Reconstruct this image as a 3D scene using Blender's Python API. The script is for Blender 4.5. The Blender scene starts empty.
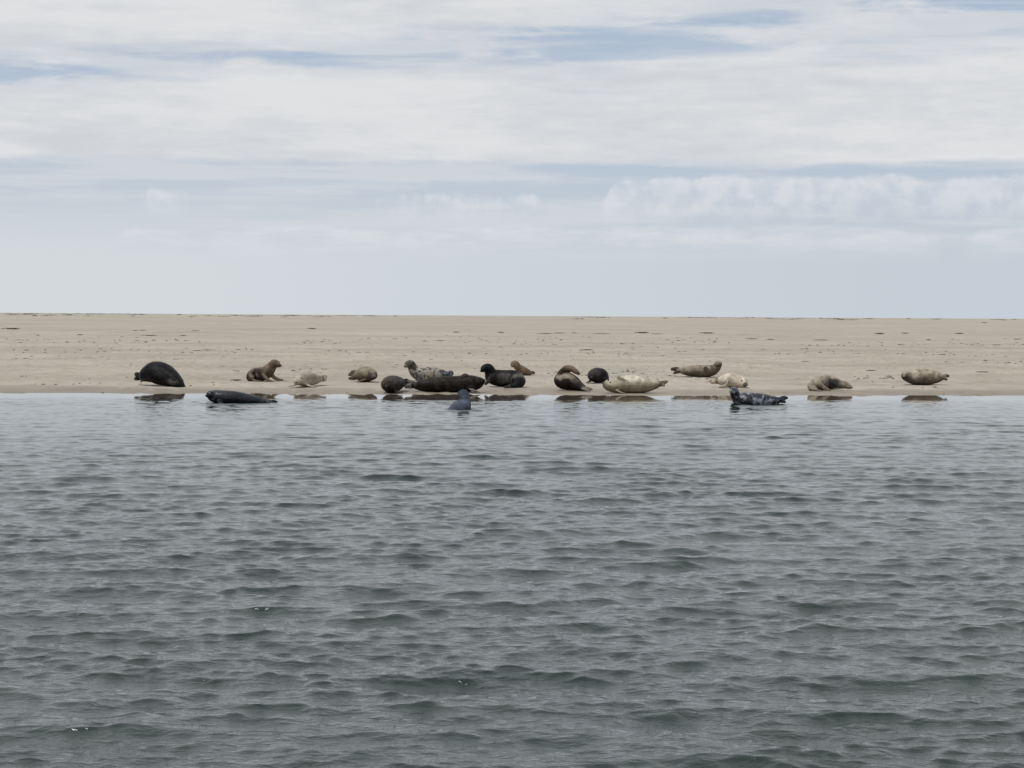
import bpy, bmesh, math, random
import numpy as np
from mathutils import Vector, Matrix, Quaternion

scene = bpy.context.scene
C = scene.collection

# ------------------------------------------------------------------ camera
W, H, F = 1024, 768, 2000.0
DK = F / 2400.0          # distances below were first measured for a 2400 px lens
EYE = 2.05
PITCH = math.atan((384 - 315.6) / F)
ROLL = math.atan(6.0 / 1024)
Fv = Vector((0, math.cos(PITCH), -math.sin(PITCH)))
U0 = Vector((0, math.sin(PITCH), math.cos(PITCH)))
R0 = Vector((1, 0, 0))
Rv = math.cos(ROLL) * R0 + math.sin(ROLL) * U0
Uv = math.cos(ROLL) * U0 - math.sin(ROLL) * R0
cam_d = bpy.data.cameras.new('camera')
cam = bpy.data.objects.new('camera', cam_d)
C.objects.link(cam)
cam_d.sensor_width = 36.0
cam_d.lens = F / W * 36.0
cam_d.clip_start = 0.1
cam_d.clip_end = 20000
cam.matrix_world = Matrix(((Rv.x, Uv.x, -Fv.x, 0), (Rv.y, Uv.y, -Fv.y, 0),
                           (Rv.z, Uv.z, -Fv.z, EYE), (0, 0, 0, 1)))
scene.camera = cam

# ------------------------------------------------------------------ sky and sun
SUN_EL, SUN_AZ = math.radians(64), math.radians(-118)     # azimuth from +Y towards +X
world = bpy.data.worlds.new('World')
scene.world = world
world.use_nodes = True
nt = world.node_tree
nt.nodes.clear()


class NG:
    """small helper for building node graphs"""
    def __init__(self, nt):
        self.nt = nt

    def put(self, sock, v):
        if isinstance(v, bpy.types.NodeSocket):
            self.nt.links.new(v, sock)
        elif v is not None:
            sock.default_value = v

    def math(self, op, a, b=None, c=None, clamp=False):
        n = self.nt.nodes.new('ShaderNodeMath')
        n.operation = op
        n.use_clamp = clamp
        for i, v in enumerate((a, b, c)):
            if v is not None:
                self.put(n.inputs[i], v)
        return n.outputs[0]

    def smooth(self, v, a, b, lo=0.0, hi=1.0):
        n = self.nt.nodes.new('ShaderNodeMapRange')
        n.interpolation_type = 'SMOOTHSTEP'
        self.put(n.inputs['Value'], v)
        for k, x in (('From Min', a), ('From Max', b), ('To Min', lo), ('To Max', hi)):
            self.put(n.inputs[k], x)
        return n.outputs[0]

    def noise(self, vec, scale, detail=6, rough=0.55, dist=0.0, color=False):
        n = self.nt.nodes.new('ShaderNodeTexNoise')
        self.put(n.inputs['Vector'], vec)
        n.inputs['Scale'].default_value = scale
        n.inputs['Detail'].default_value = detail
        n.inputs['Roughness'].default_value = rough
        n.inputs['Distortion'].default_value = dist
        return n.outputs['Color' if color else 'Fac']

    def mix(self, f, a, b, mode='MIX'):
        n = self.nt.nodes.new('ShaderNodeMix')
        n.data_type = 'RGBA'
        n.blend_type = mode
        self.put(n.inputs[0], f)
        self.put(n.inputs[6], a)
        self.put(n.inputs[7], b)
        return n.outputs[2]

    def vec(self, x, y, z):
        n = self.nt.nodes.new('ShaderNodeCombineXYZ')
        for i, v in enumerate((x, y, z)):
            self.put(n.inputs[i], v)
        return n.outputs[0]

    def mapping(self, v, scale=(1, 1, 1), loc=(0, 0, 0), rot=(0, 0, 0)):
        n = self.nt.nodes.new('ShaderNodeMapping')
        self.put(n.inputs['Vector'], v)
        n.inputs['Scale'].default_value = scale
        n.inputs['Location'].default_value = loc
        n.inputs['Rotation'].default_value = rot
        return n.outputs[0]


SKY_STRENGTH = 0.10


def srgb(r, g, b, k=1.0):
    f = lambda c: ((c / 255 + 0.055) / 1.055) ** 2.4 if c > 10 else c / 255 / 12.92
    return (f(r) * k, f(g) * k, f(b) * k, 1)


def build_sky():
    g = NG(nt)
    tc = nt.nodes.new('ShaderNodeTexCoord')
    sep = nt.nodes.new('ShaderNodeSeparateXYZ')
    nt.links.new(tc.outputs['Generated'], sep.inputs[0])
    x, y, z = sep.outputs
    hyp = g.math('SQRT', g.math('ADD', g.math('MULTIPLY', x, x), g.math('MULTIPLY', y, y)))
    hyp = g.math('MAXIMUM', hyp, 0.02)
    cx, cy = g.math('DIVIDE', x, hyp), g.math('DIVIDE', y, hyp)   # unit azimuth circle
    ZOOM = F / 900.0
    cx, cy = g.math('MULTIPLY', cx, ZOOM), g.math('MULTIPLY', cy, ZOOM)
    bx = g.math('MINIMUM', g.math('MAXIMUM', cx, -0.8), 0.8)
    tan_el = g.math('DIVIDE', z, hyp)                             # tangent of elevation
    v = g.math('MULTIPLY', tan_el, ZOOM)
    sky = nt.nodes.new('ShaderNodeTexSky')
    sky.sky_type = 'NISHITA'
    sky.sun_disc = False
    sky.sun_elevation = SUN_EL
    sky.sun_rotation = SUN_AZ
    sky.air_density = 1.0
    sky.dust_density = 1.6
    sky.ozone_density = 1.5
    K = 1.0 / SKY_STRENGTH
    az = lambda sv, oz: g.vec(cx, cy, g.math('MULTIPLY_ADD', v, sv, oz))
    # distort the elevation a little so that layer edges are ragged
    rag = g.math('SUBTRACT', g.noise(az(9.0, 3.1), 4.0, 8, 0.6), 0.5)
    rag2 = g.math('SUBTRACT', g.noise(az(3.0, 7.7), 14.0, 8, 0.62), 0.5)
    # --- high sheet of cloud: from tan(el) 0.17 upward, with torn blue gaps
    base_v = g.math('ADD', v, g.math('ADD', g.math('MULTIPLY', rag, 0.018), g.math('MULTIPLY', rag2, 0.016)))
    sheet = g.smooth(base_v, 0.164, 0.174)
    # gap that climbs slowly to the right
    slant = g.math('MULTIPLY_ADD', bx, 0.066, 0.298)
    dgap = g.math('ABSOLUTE', g.math('SUBTRACT', g.math('MULTIPLY_ADD', rag, 0.055, v), slant))
    width = g.math('MULTIPLY_ADD', bx, 0.022, 0.028)
    ingap = g.smooth(g.math('DIVIDE', dgap, g.math('MAXIMUM', width, 0.006)), 1.5, 0.2)
    wisp = g.noise(az(4.0, 1.3), 7.5, 9, 0.58, 0.2)
    ingap = g.math('MULTIPLY', ingap, g.smooth(wisp, 0.33, 0.55))
    # the same torn sheet goes on above the frame (flat layer, seen in perspective)
    zz = g.math('ADD', g.math('MAXIMUM', z, 0.0), 0.08)
    plan = g.vec(g.math('DIVIDE', x, zz), g.math('DIVIDE', y, zz), 0.0)
    pl = g.noise(plan, 1.1, 9, 0.58, 0.3)
    thin = g.math('MULTIPLY', g.smooth(pl, 0.45, 0.64), g.smooth(v, 0.36, 0.62))
    thin2 = g.math('MULTIPLY', g.smooth(g.noise(az(6.0, 21.0), 5.0, 8, 0.6), 0.56, 0.76), 0.35)
    holes = g.math('MAXIMUM', ingap, g.math('MAXIMUM', thin, thin2), clamp=True)
    sheet = g.math('MULTIPLY', sheet, g.math('SUBTRACT', 1.0, g.math('MULTIPLY', holes, 0.86)))
    # --- low streaks between the sheet and the haze
    streak_n = g.noise(az(14.0, 5.5), 3.2, 9, 0.58, 0.25)
    streak = g.math('MULTIPLY', g.smooth(streak_n, 0.42, 0.60), g.smooth(v, 0.07, 0.10))
    streak = g.math('MULTIPLY', streak, 0.85)
    # --- two rows of far cumulus with lumpy tops
    puff = g.noise(az(1.1, 0.4), 38.0, 9, 0.60)
    puff_lo = g.noise(az(0.8, 9.4), 9.0, 4, 0.5)

    def row(base, height, thr, thr_w, off, bias):
        cover = g.smooth(g.math('MULTIPLY_ADD', bx, bias, g.noise(g.vec(cx, cy, off), 3.4, 5, 0.55)), thr, thr + thr_w)
        lump = g.math('ADD', g.math('MULTIPLY', puff, 0.45), g.math('MULTIPLY', puff_lo, 0.80))
        top = g.math('MULTIPLY_ADD', g.math('MULTIPLY', cover, lump), height, base)
        up = g.smooth(g.math('SUBTRACT', top, v), -0.0025, 0.006)
        fade = g.smooth(v, base - 0.034, base + 0.010)
        return g.math('MULTIPLY', g.math('MULTIPLY', up, fade), g.smooth(cover, 0.02, 0.3))

    row1 = row(0.126, 0.046, 0.42, 0.14, 2.35, 0.40)
    row2 = row(0.088, 0.018, 0.42, 0.16, 6.6, 0.08)
    # --- colours (radiance divided by the background strength)
    shade_n = g.noise(az(6.0, 12.0), 2.6, 8, 0.58)
    fine_n = g.noise(az(5.0, 2.0), 16.0, 8, 0.62)
    sh = g.math('ADD', g.math('MULTIPLY', shade_n, 0.75), g.math('MULTIPLY', fine_n, 0.25))
    sheet_col = g.mix(g.smooth(sh, 0.36, 0.60), srgb(206, 210, 215, K), srgb(224, 225, 227, K))
    # a broken overcast is brighter overhead than near the horizon
    lift = g.smooth(tan_el, 0.2, 1.5, 1.0, 1.25)
    sheet_col = g.mix(1.0, sheet_col, g.vec(lift, lift, lift), 'MULTIPLY')
    clear = g.mix(0.70, sky.outputs[0], srgb(166, 185, 212, K))
    haze_col = g.mix(g.smooth(bx, -0.45, 0.5), srgb(210, 216, 220, K), srgb(197, 206, 214, K))
    col = g.mix(g.smooth(v, 0.27, 0.05), clear, haze_col)
    col = g.mix(g.math('MULTIPLY', g.smooth(v, 0.40, 0.18), g.smooth(v, 0.08, 0.16, 0.0, 0.40)), col, srgb(188, 201, 217, K))
    col = g.mix(streak, col, srgb(209, 214, 219, K))
    col = g.mix(g.math('MULTIPLY', row2, 0.85), col, g.mix(g.smooth(fine_n, 0.35, 0.65), srgb(203, 210, 218, K), srgb(219, 222, 226, K)))
    col = g.mix(g.math('MULTIPLY', row1, 0.80), col, g.mix(g.smooth(puff, 0.36, 0.62), srgb(199, 207, 217, K), srgb(219, 222, 227, K)))
    col = g.mix(sheet, col, sheet_col)
    below = g.smooth(z, -0.02, 0.0)
    col = g.mix(below, srgb(150, 160, 165, K), col)
    bg = nt.nodes.new('ShaderNodeBackground')
    bg.inputs['Strength'].default_value = SKY_STRENGTH
    nt.links.new(col, bg.inputs['Color'])
    out = nt.nodes.new('ShaderNodeOutputWorld')
    nt.links.new(bg.outputs[0], out.inputs[0])


build_sky()
sun_d = bpy.data.lights.new('sun', 'SUN')
sun_d.energy = 2.4
sun_d.angle = math.radians(14)
sun_d.color = (1.0, 0.97, 0.925)
sun = bpy.data.objects.new('sun', sun_d)
C.objects.link(sun)
sd = Vector((math.sin(SUN_AZ) * math.cos(SUN_EL), math.cos(SUN_AZ) * math.cos(SUN_EL), math.sin(SUN_EL)))
sun.rotation_euler = sd.to_track_quat('Z', 'Y').to_euler()
sun.location = (0, 0, 50)

vs = scene.view_settings
vs.view_transform = 'Standard'
vs.look = 'None'
vs.exposure = 0.0
vs.gamma = 1.0
vs.use_curve_mapping = False

# ------------------------------------------------------------------ shared numerics
rng = np.random.default_rng(11)
random.seed(5)
_lat = np.random.default_rng(3).random((256, 256))


def vnoise(x, y, seed=0):
    x = np.asarray(x) + seed * 17.31
    y = np.asarray(y) + seed * 9.77
    xi, yi = np.floor(x).astype(int), np.floor(y).astype(int)
    fx, fy = x - xi, y - yi
    fx = fx * fx * (3 - 2 * fx)
    fy = fy * fy * (3 - 2 * fy)
    a = _lat[xi & 255, yi & 255]
    b = _lat[(xi + 1) & 255, yi & 255]
    c = _lat[xi & 255, (yi + 1) & 255]
    d = _lat[(xi + 1) & 255, (yi + 1) & 255]
    return (a * (1 - fx) + b * fx) * (1 - fy) + (c * (1 - fx) + d * fx) * fy


def fbm(x, y, octv=4, seed=0):
    s, a, t = 0, 1.0, 0
    for i in range(octv):
        s = s + a * vnoise(x * 2 ** i, y * 2 ** i, seed + i)
        t += a
        a *= 0.5
    return s / t


def sstep(v, a, b):
    t = np.clip((v - a) / (b - a), 0, 1)
    return t * t * (3 - 2 * t)


SHORE = 62.4 * DK


def shore_y(x):
    return SHORE + 0.9 * (vnoise(np.asarray(x) * 0.22, 0.3, 4) - 0.5) + 0.25 * (vnoise(np.asarray(x) * 0.9, 2.3, 6) - 0.5) + 0.075 * DK * np.clip(np.asarray(x), -40, 40)


def sand_base(x, y):
    d = y - shore_y(x)
    up = 1.97 * (1 - np.exp(-np.maximum(d, 0) / (84.0 * DK)))
    down = np.minimum(d, 0) * 0.10
    far = -2.6 * sstep(d, 560, 700)
    und = 0.06 * (fbm(x * 0.16, y * 0.10, 3, 9) - 0.5) * sstep(d, 2, 14)
    return up + down + far + und


def grid_mesh(name, X, Y, Z, mat):
    r, c = X.shape
    co = np.stack([X, Y, Z], -1).reshape(-1, 3).astype(np.float32)
    i = (np.arange(r - 1)[:, None] * c + np.arange(c - 1)[None, :]).ravel()
    quads = np.stack([i, i + 1, i + c + 1, i + c], 1).astype(np.int32)
    me = bpy.data.meshes.new(name)
    me.vertices.add(len(co))
    me.vertices.foreach_set('co', co.ravel())
    me.loops.add(quads.size)
    me.loops.foreach_set('vertex_index', quads.ravel())
    me.polygons.add(len(quads))
    me.polygons.foreach_set('loop_start', np.arange(0, quads.size, 4, dtype=np.int32))
    me.polygons.foreach_set('use_smooth', np.ones(len(quads), dtype=bool))
    me.update(calc_edges=True)
    me.materials.append(mat)
    o = bpy.data.objects.new(name, me)
    C.objects.link(o)
    return o


def material(name):
    m = bpy.data.materials.new(name)
    m.use_nodes = True
    b = m.node_tree.nodes['Principled BSDF']
    return m, NG(m.node_tree), b


# ------------------------------------------------------------------ placing helpers
def ray(px, py):
    return Fv + Rv * ((px - 512) / F) - Uv * ((py - 384) / F)


def at_depth(px, py, y):
    d = ray(px, py)
    t = y / d.y
    return Vector((d.x * t, y, EYE + d.z * t))


def ground_hit(px, py, water=False):
    """distance along +Y at which the line of sight meets the sand (or the water plane)"""
    d = ray(px, py)
    if water:
        return -EYE / d.z * d.y
    y = SHORE - 8.0
    prev = y
    while y < 700:
        t = y / d.y
        if EYE + d.z * t < float(sand_base(d.x * t, y)):
            lo, hi = prev, y
            for _ in range(30):
                mid = (lo + hi) / 2
                t = mid / d.y
                if EYE + d.z * t < float(sand_base(d.x * t, mid)):
                    hi = mid
                else:
                    lo = mid
            return hi
        prev = y
        y *= 1.0015
    return None


# ------------------------------------------------------------------ sand bank
def sand_material():
    m, g, b = material('beach_sand')
    n = m.node_tree
    geo = n.nodes.new('ShaderNodeNewGeometry')
    pos = geo.outputs['Position']
    sep = n.nodes.new('ShaderNodeSeparateXYZ')
    n.links.new(pos, sep.inputs[0])
    big = g.noise(g.mapping(pos, (0.10, 0.30, 0.1)), 1.0, 6, 0.6)
    mid = g.noise(g.mapping(pos, (0.7, 1.4, 0.7)), 1.3, 7, 0.62)
    fine = g.noise(pos, 28.0, 5, 0.65)
    t = g.math('ADD', g.math('MULTIPLY', big, 0.5), g.math('MULTIPLY', mid, 0.5))
    col = g.mix(g.smooth(t, 0.34, 0.66), (0.278, 0.247, 0.202, 1), (0.384, 0.345, 0.289, 1))
    col = g.mix(g.math('MULTIPLY', g.smooth(fine, 0.52, 0.74), 0.45), col, (0.19, 0.16, 0.13, 1))
    # scattered flecks of weed and shell grit
    fl = g.noise(g.mapping(pos, (3.0, 5.0, 3.0)), 2.2, 6, 0.7)
    zone = g.math('MULTIPLY', g.smooth(sep.outputs[1], 67 * DK, 75 * DK), g.smooth(sep.outputs[1], 190 * DK, 115 * DK))
    col = g.mix(g.math('MULTIPLY', g.math('MULTIPLY', g.smooth(fl, 0.56, 0.66), zone), 0.65), col, (0.12, 0.10, 0.08, 1))
    band = g.noise(g.mapping(pos, (0.05, 0.55, 0.05)), 1.0, 5, 0.6)
    col = g.mix(g.math('MULTIPLY', g.smooth(band, 0.44, 0.66), 0.30), col, (0.235, 0.205, 0.165, 1))
    wetn = g.math('MULTIPLY_ADD', g.math('SUBTRACT', mid, 0.5), 0.05, sep.outputs[2])
    wet = g.smooth(wetn, 0.095, 0.035)
    col = g.mix(wet, col, g.mix(1.0, col, (0.66, 0.63, 0.59, 1), 'MULTIPLY'))
    g.put(b.inputs['Base Color'], col)
    g.put(b.inputs['Roughness'], g.smooth(wet, 0.0, 1.0, 0.95, 0.55))
    b.inputs['Specular IOR Level'].default_value = 0.2
    bump = n.nodes.new('ShaderNodeBump')
    bump.inputs['Strength'].default_value = 0.5
    bump.inputs['Distance'].default_value = 0.02
    h = g.math('ADD', g.noise(pos, 9.0, 6, 0.6), g.math('MULTIPLY', fine, 0.3))
    g.put(bump.inputs['Height'], h)
    n.links.new(bump.outputs[0], b.inputs['Normal'])
    return m


def build_sand():
    # rows: fine near the water, coarse far away
    ys = [-8 + SHORE, SHORE - 3]
    y = SHORE - 1.0
    while y < 760:
        ys.append(y)
        d = y - SHORE
        y += 0.06 if d < 18 else 0.06 + (d - 18) * 0.009
    ys = np.array(ys)
    uc = np.linspace(-1, 1, 620)
    u = np.concatenate([[-40, -12, -4, -2, -1.4], uc, [1.4, 2, 4, 12, 40]])
    half = np.minimum(18 + 0.34 * np.maximum(ys - SHORE, 0), 420)
    Y = np.repeat(ys[:, None], len(u), 1)
    X = half[:, None] * u[None, :]
    X = np.clip(X, -2500, 2500)
    d = Y - shore_y(X)
    Z = sand_base(X, Y)
    amp = sstep(d, 0.25, 1.6) * (1 - 0.7 * sstep(d, 25, 80))
    Z += amp * 0.035 * (fbm(X * 1.1, Y * 1.6, 4, 21) - 0.5)
    Z += amp * 0.030 * np.maximum(fbm(X * 2.4, Y * 3.0, 3, 31) - 0.5, -0.2)
    # long low terraces left by the tide
    for dd, hh in ((16.0, 0.05), (22.0, 0.05), (33.0, 0.07), (54.0, 0.08)):
        w = dd + 2.5 * (fbm(X * 0.08, 0 * X + dd, 3, 41) - 0.5) * 2
        Z += hh * np.exp(-((d - w) / 1.4) ** 2) * (0.35 + 0.65 * sstep(vnoise(X * 0.13, 0 * X + dd, 8), 0.35, 0.6))
    # footprints and flipper marks: shallow pits with a raised rim
    r2 = np.random.default_rng(77)
    marks = []
    for k in range(1500):
        dd = 4 + 30 * r2.random() ** 1.3
        marks.append((r2.uniform(-1, 1) * (17 + 0.34 * dd), dd, r2.uniform(0.06, 0.18), r2.uniform(0.10, 0.24), r2.uniform(0.03, 0.075), r2.uniform(-.5, .5)))
    for (x0, d0, x1, d1, n_) in ((-9.2, 8, -13, 40, 60), (-5.5, 10, -4, 38, 56), (1.2, 10, 5, 40, 60), (6.9, 11, 9, 40, 56),
                                 (12.2, 9, 15, 34, 56), (-12, 15, 9, 18, 90), (3, 24, 15, 22, 54), (-16, 22, -6, 25, 50)):
        for k in range(n_):
            t = k / (n_ - 1)
            s = 0.16 * (1 if k % 2 else -1)
            wob = 0.5 * math.sin(t * 7 + x0)
            marks.append((x0 + (x1 - x0) * t + s + wob + r2.normal(0, .04), (d0 + (d1 - d0) * t) * DK + s * .4 + r2.normal(0, .05), 0.11, 0.14, r2.uniform(.035, .075), 0.0))
    spots = []
    # churned sand round the resting animals and their haul-out tracks
    for (bx_, by_) in ((164, 386), (262, 381), (303, 387), (366, 382), (424, 381), (503, 387), (520, 376), (570, 390), (597, 383), (630, 392), (698, 377), (731, 387), (828, 390), (924, 385)):
        yy = ground_hit(bx_, by_)
        xx = at_depth(bx_, by_, yy).x
        d_ = yy - float(shore_y(xx))
        spots.append((xx, yy))
        for k in range(16):
            marks.append((xx + r2.normal(0, 1.6), d_ + r2.normal(0.6, 1.8), r2.uniform(.06, .2), r2.uniform(.1, .25), r2.uniform(.02, .05), r2.uniform(-.5, .5)))
        for k in range(9):
            t = k / 8
            marks.append((xx + 0.5 * t + r2.normal(0, .05), max(d_ * (1 - t), 0.3), .22, .3, .025, 0.2))
    for (mx, dd, a, b_, dep, rot) in marks:
        my = float(shore_y(mx)) + dd
        if any(abs(mx - qx) < 1.25 and abs(my - qy) < 1.1 for qx, qy in spots):
            continue
        r0, r1 = np.searchsorted(ys, my - 0.6), np.searchsorted(ys, my + 0.6)
        if r1 - r0 < 3:
            continue
        hr = half[(r0 + r1) // 2]
        cc = np.searchsorted(u, mx / hr - 0.45 / hr), np.searchsorted(u, mx / hr + 0.45 / hr)
        sub = (slice(r0, r1), slice(cc[0], cc[1]))
        ex = (X[sub] - mx) + rot * (Y[sub] - my)
        q = np.sqrt((ex / a) ** 2 + ((Y[sub] - my) / b_) ** 2)
        Z[sub] += -dep * np.exp(-q ** 2) + 0.45 * dep * np.exp(-((q - 1.7) / 0.55) ** 2)
    o = grid_mesh('sand_bank', X, Y, Z, sand_material())
    o['kind'] = 'structure'
    return o


build_sand()


# ------------------------------------------------------------------ water
def water_material():
    m, g, b = material('estuary_water')
    n = m.node_tree
    geo = n.nodes.new('ShaderNodeNewGeometry')
    pos = geo.outputs['Position']
    murk = g.noise(g.mapping(pos, (0.25, 0.5, 0.2)), 1.0, 5, 0.55)
    col = g.mix(g.smooth(murk, 0.35, 0.65), (0.009, 0.020, 0.016, 1), (0.017, 0.030, 0.025, 1))
    sep0 = n.nodes.new('ShaderNodeSeparateXYZ')
    n.links.new(pos, sep0.inputs[0])
    # the pale bottom shows through the last metres of shallow water
    shal = g.smooth(g.math('MULTIPLY_ADD', murk, 1.5, sep0.outputs[1]), SHORE - 5.0, SHORE - 0.6)
    col = g.mix(shal, col, (0.115, 0.092, 0.074, 1))
    g.put(b.inputs['Base Color'], col)
    b.inputs['Roughness'].default_value = 0.035
    b.inputs['IOR'].default_value = 1.38
    sep = n.nodes.new('ShaderNodeSeparateXYZ')
    n.links.new(pos, sep.inputs[0])
    r1 = g.noise(g.mapping(pos, (3.2, 5.6, 3.2), rot=(0, 0, 0.25)), 1.0, 5, 0.6, 0.4)
    r2 = g.noise(g.mapping(pos, (10.0, 16.0, 10.0), rot=(0, 0, -0.3)), 1.0, 4, 0.6, 0.4)
    h = g.math('ADD', r1, g.math('MULTIPLY', r2, 0.45))
    bump = n.nodes.new('ShaderNodeBump')
    # rippling dies out in the sheltered strip along the shore
    g.put(bump.inputs['Strength'], g.smooth(sep.outputs[1], SHORE - 3.2, SHORE - 42.0, 0.003, 0.95))
    bump.inputs['Distance'].default_value = 0.026
    g.put(bump.inputs['Height'], h)
    n.links.new(bump.outputs[0], b.inputs['Normal'])
    return m


RINGS = [(461, 410, 0.35), (756, 405, 0.6), (240, 403, 0.8)]       # picture position, radius


def build_water():
    ys = [-4000, -400, -60, -15, -5, -2, 0]
    y = 4.0
    while y < SHORE + 3.0:
        ys.append(y)
        y += min(max(0.014, y * 0.0017), 0.055)
    ys += [SHORE + 6, 60, 200, 800, 4000, 9000]
    ys = np.array(ys, dtype=float)
    uc = np.linspace(-1, 1, 740)
    u = np.concatenate([[-2000, -200, -30, -8, -3, -1.8, -1.3], uc, [1.3, 1.8, 3, 8, 30, 200, 2000]])
    half = np.clip(2.6 + 0.34 * np.maximum(ys, 0), 3.9, 19.0)
    half[ys > SHORE + 3] = 19.0
    Y = np.repeat(ys[:, None], len(u), 1)
    X = half[:, None] * u[None, :]
    X = np.clip(X, -9000, 9000)
    core = (slice(6, len(ys) - 6), slice(6, len(u) - 6))
    x, y = X[core], Y[core]
    dist = shore_y(x) - y
    dj = dist + 1.4 * (fbm(x * 0.2, y * 0.2, 2, 61) - 0.5)
    calm = 0.004 + 0.38 * sstep(dj, 2.3, 4.8) + 0.62 * sstep(dj, 5, 36)
    gust = 0.45 + 1.1 * fbm(x * 0.12 + 3, y * 0.12, 3, 71)
    gust2 = 0.35 + 1.3 * fbm(x * 0.35 + 3, y * 0.35, 3, 75)
    dx = (half[6:-6] * 2 / 740)[:, None]
    dyr = np.gradient(ys)[6:-6][:, None]
    sp = np.maximum(dx, dyr)
    r = np.random.default_rng(8)
    zx = np.zeros_like(x); zy = np.zeros_like(x); zz = np.zeros_like(x)
    N = 165
    for i in range(N):
        lam = 0.065 * (1.35 / 0.065) ** ((i + r.random()) / N)
        k = 2 * math.pi / lam
        th = r.normal(0.06, 0.66 if lam < 0.5 else 0.48) + (math.pi if r.random() < 0.18 else 0)
        kx, ky = math.sin(th) * k, -math.cos(th) * k
        slope = 0.0158 * (1.3 if 0.11 < lam < 0.42 else 0.80)
        a = slope / k
        fade = np.clip((lam / sp - 2.2) / 2.0, 0, 1)
        if not fade.any():
            continue
        ph = kx * x + ky * y + r.random() * 6.283
        A = a * fade * (gust2 if lam < 0.28 else gust)
        s, c = np.sin(ph), np.cos(ph)
        zz += A * c
        zx -= A * s * (kx / k) * 1.35
        zy -= A * s * (ky / k) * 1.35
    # the breeze leans the crests: short steep fronts, long gentle backs
    zz -= zz.mean()
    zy -= 0.75 * (zz + 9 * zz * np.abs(zz))
    zz *= calm; zx *= calm; zy *= calm
    # rings spreading from the animals lying in the water
    for (rpx, rpy, rad) in RINGS:
        cy = ground_hit(rpx, rpy, True)
        cx = at_depth(rpx, rpy, cy).x
        q = np.sqrt((x - cx) ** 2 + (y - cy) ** 2)
        zz += 0.020 * np.sin((q - rad) * 17) * np.exp(-np.maximum(q - rad, 0) / 0.5) * sstep(q, rad * 0.5, rad)
    edge = np.minimum(sstep(np.arange(x.shape[1]), 0, 8), sstep(np.arange(x.shape[1])[::-1], 0, 8))[None, :]
    zx *= edge; zz *= edge; zy *= edge
    zy *= sstep(np.arange(x.shape[0]), 0, 8)[:, None]
    Z = np.zeros_like(X)
    X[core] = x + zx
    Y[core] = y + zy
    Z[core] = zz
    o = grid_mesh('water', X, Y, Z, water_material())
    o['kind'] = 'structure'


build_water()


# ------------------------------------------------------------------ seals
def catmull(P, n):
    """P: array (k, m) -> resampled with n steps per span"""
    P = np.asarray(P, float)
    E = np.vstack([2 * P[0] - P[1], P, 2 * P[-1] - P[-2]])
    out = []
    for i in range(1, len(E) - 2):
        p0, p1, p2, p3 = E[i - 1], E[i], E[i + 1], E[i + 2]
        for s in range(n):
            t = s / n
            out.append(0.5 * (2 * p1 + (p2 - p0) * t + (2 * p0 - 5 * p1 + 4 * p2 - p3) * t * t + (3 * p1 - p0 - 3 * p2 + p3) * t ** 3))
    out.append(P[-1])
    return np.array(out)


def tube(bm, pts, rad, wide, flat=None, seg=18, tall=1.0):
    """sweep an ellipse along pts; flat: None body, 'h' paddle lying level, 'v' paddle standing"""
    n = len(pts)
    rings = []
    S_prev = None
    for i in range(n):
        T = Vector(pts[min(i + 1, n - 1)]) - Vector(pts[max(i - 1, 0)])
        T.normalize()
        S = T.cross(Vector((0, 0, 1)))
        if S.length < 0.25 and S_prev is not None:
            S = S_prev - T * S_prev.dot(T)
        S.normalize()
        if S_prev is not None and S.dot(S_prev) < 0:
            S = -S
        S_prev = S
        Nn = S.cross(T)
        a, b = rad[i] * wide, rad[i] * tall
        if flat == 'h':
            a, b = rad[i] * 1.15, max(rad[i] * 0.34, 0.014)
        elif flat == 'v':
            a, b = max(rad[i] * 0.34, 0.014), rad[i] * 1.1
        rings.append([bm.verts.new(Vector(pts[i]) + S * (a * math.cos(2 * math.pi * k / seg)) + Nn * (b * math.sin(2 * math.pi * k / seg))) for k in range(seg)])
    for i in range(n - 1):
        for k in range(seg):
            bm.faces.new((rings[i][k], rings[i][(k + 1) % seg], rings[i + 1][(k + 1) % seg], rings[i + 1][k]))
    for ring, e, sgn in ((rings[0], 0, -1), (rings[-1], n - 1, 1)):
        T = Vector(pts[min(e + 1, n - 1)]) - Vector(pts[max(e - 1, 0)])
        T.normalize()
        mid = bm.verts.new(Vector(pts[e]) + T * (sgn * rad[e] * 0.75))
        inner = [bm.verts.new(Vector(pts[e]) + T * (sgn * rad[e] * 0.5) + (v.co - Vector(pts[e])) * 0.68) for v in ring]
        for k in range(seg):
            bm.faces.new((ring[k], ring[(k + 1) % seg], inner[(k + 1) % seg], inner[k]))
            bm.faces.new((inner[k], inner[(k + 1) % seg], mid))
    bmesh.ops.recalc_face_normals(bm, faces=bm.faces)


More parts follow.
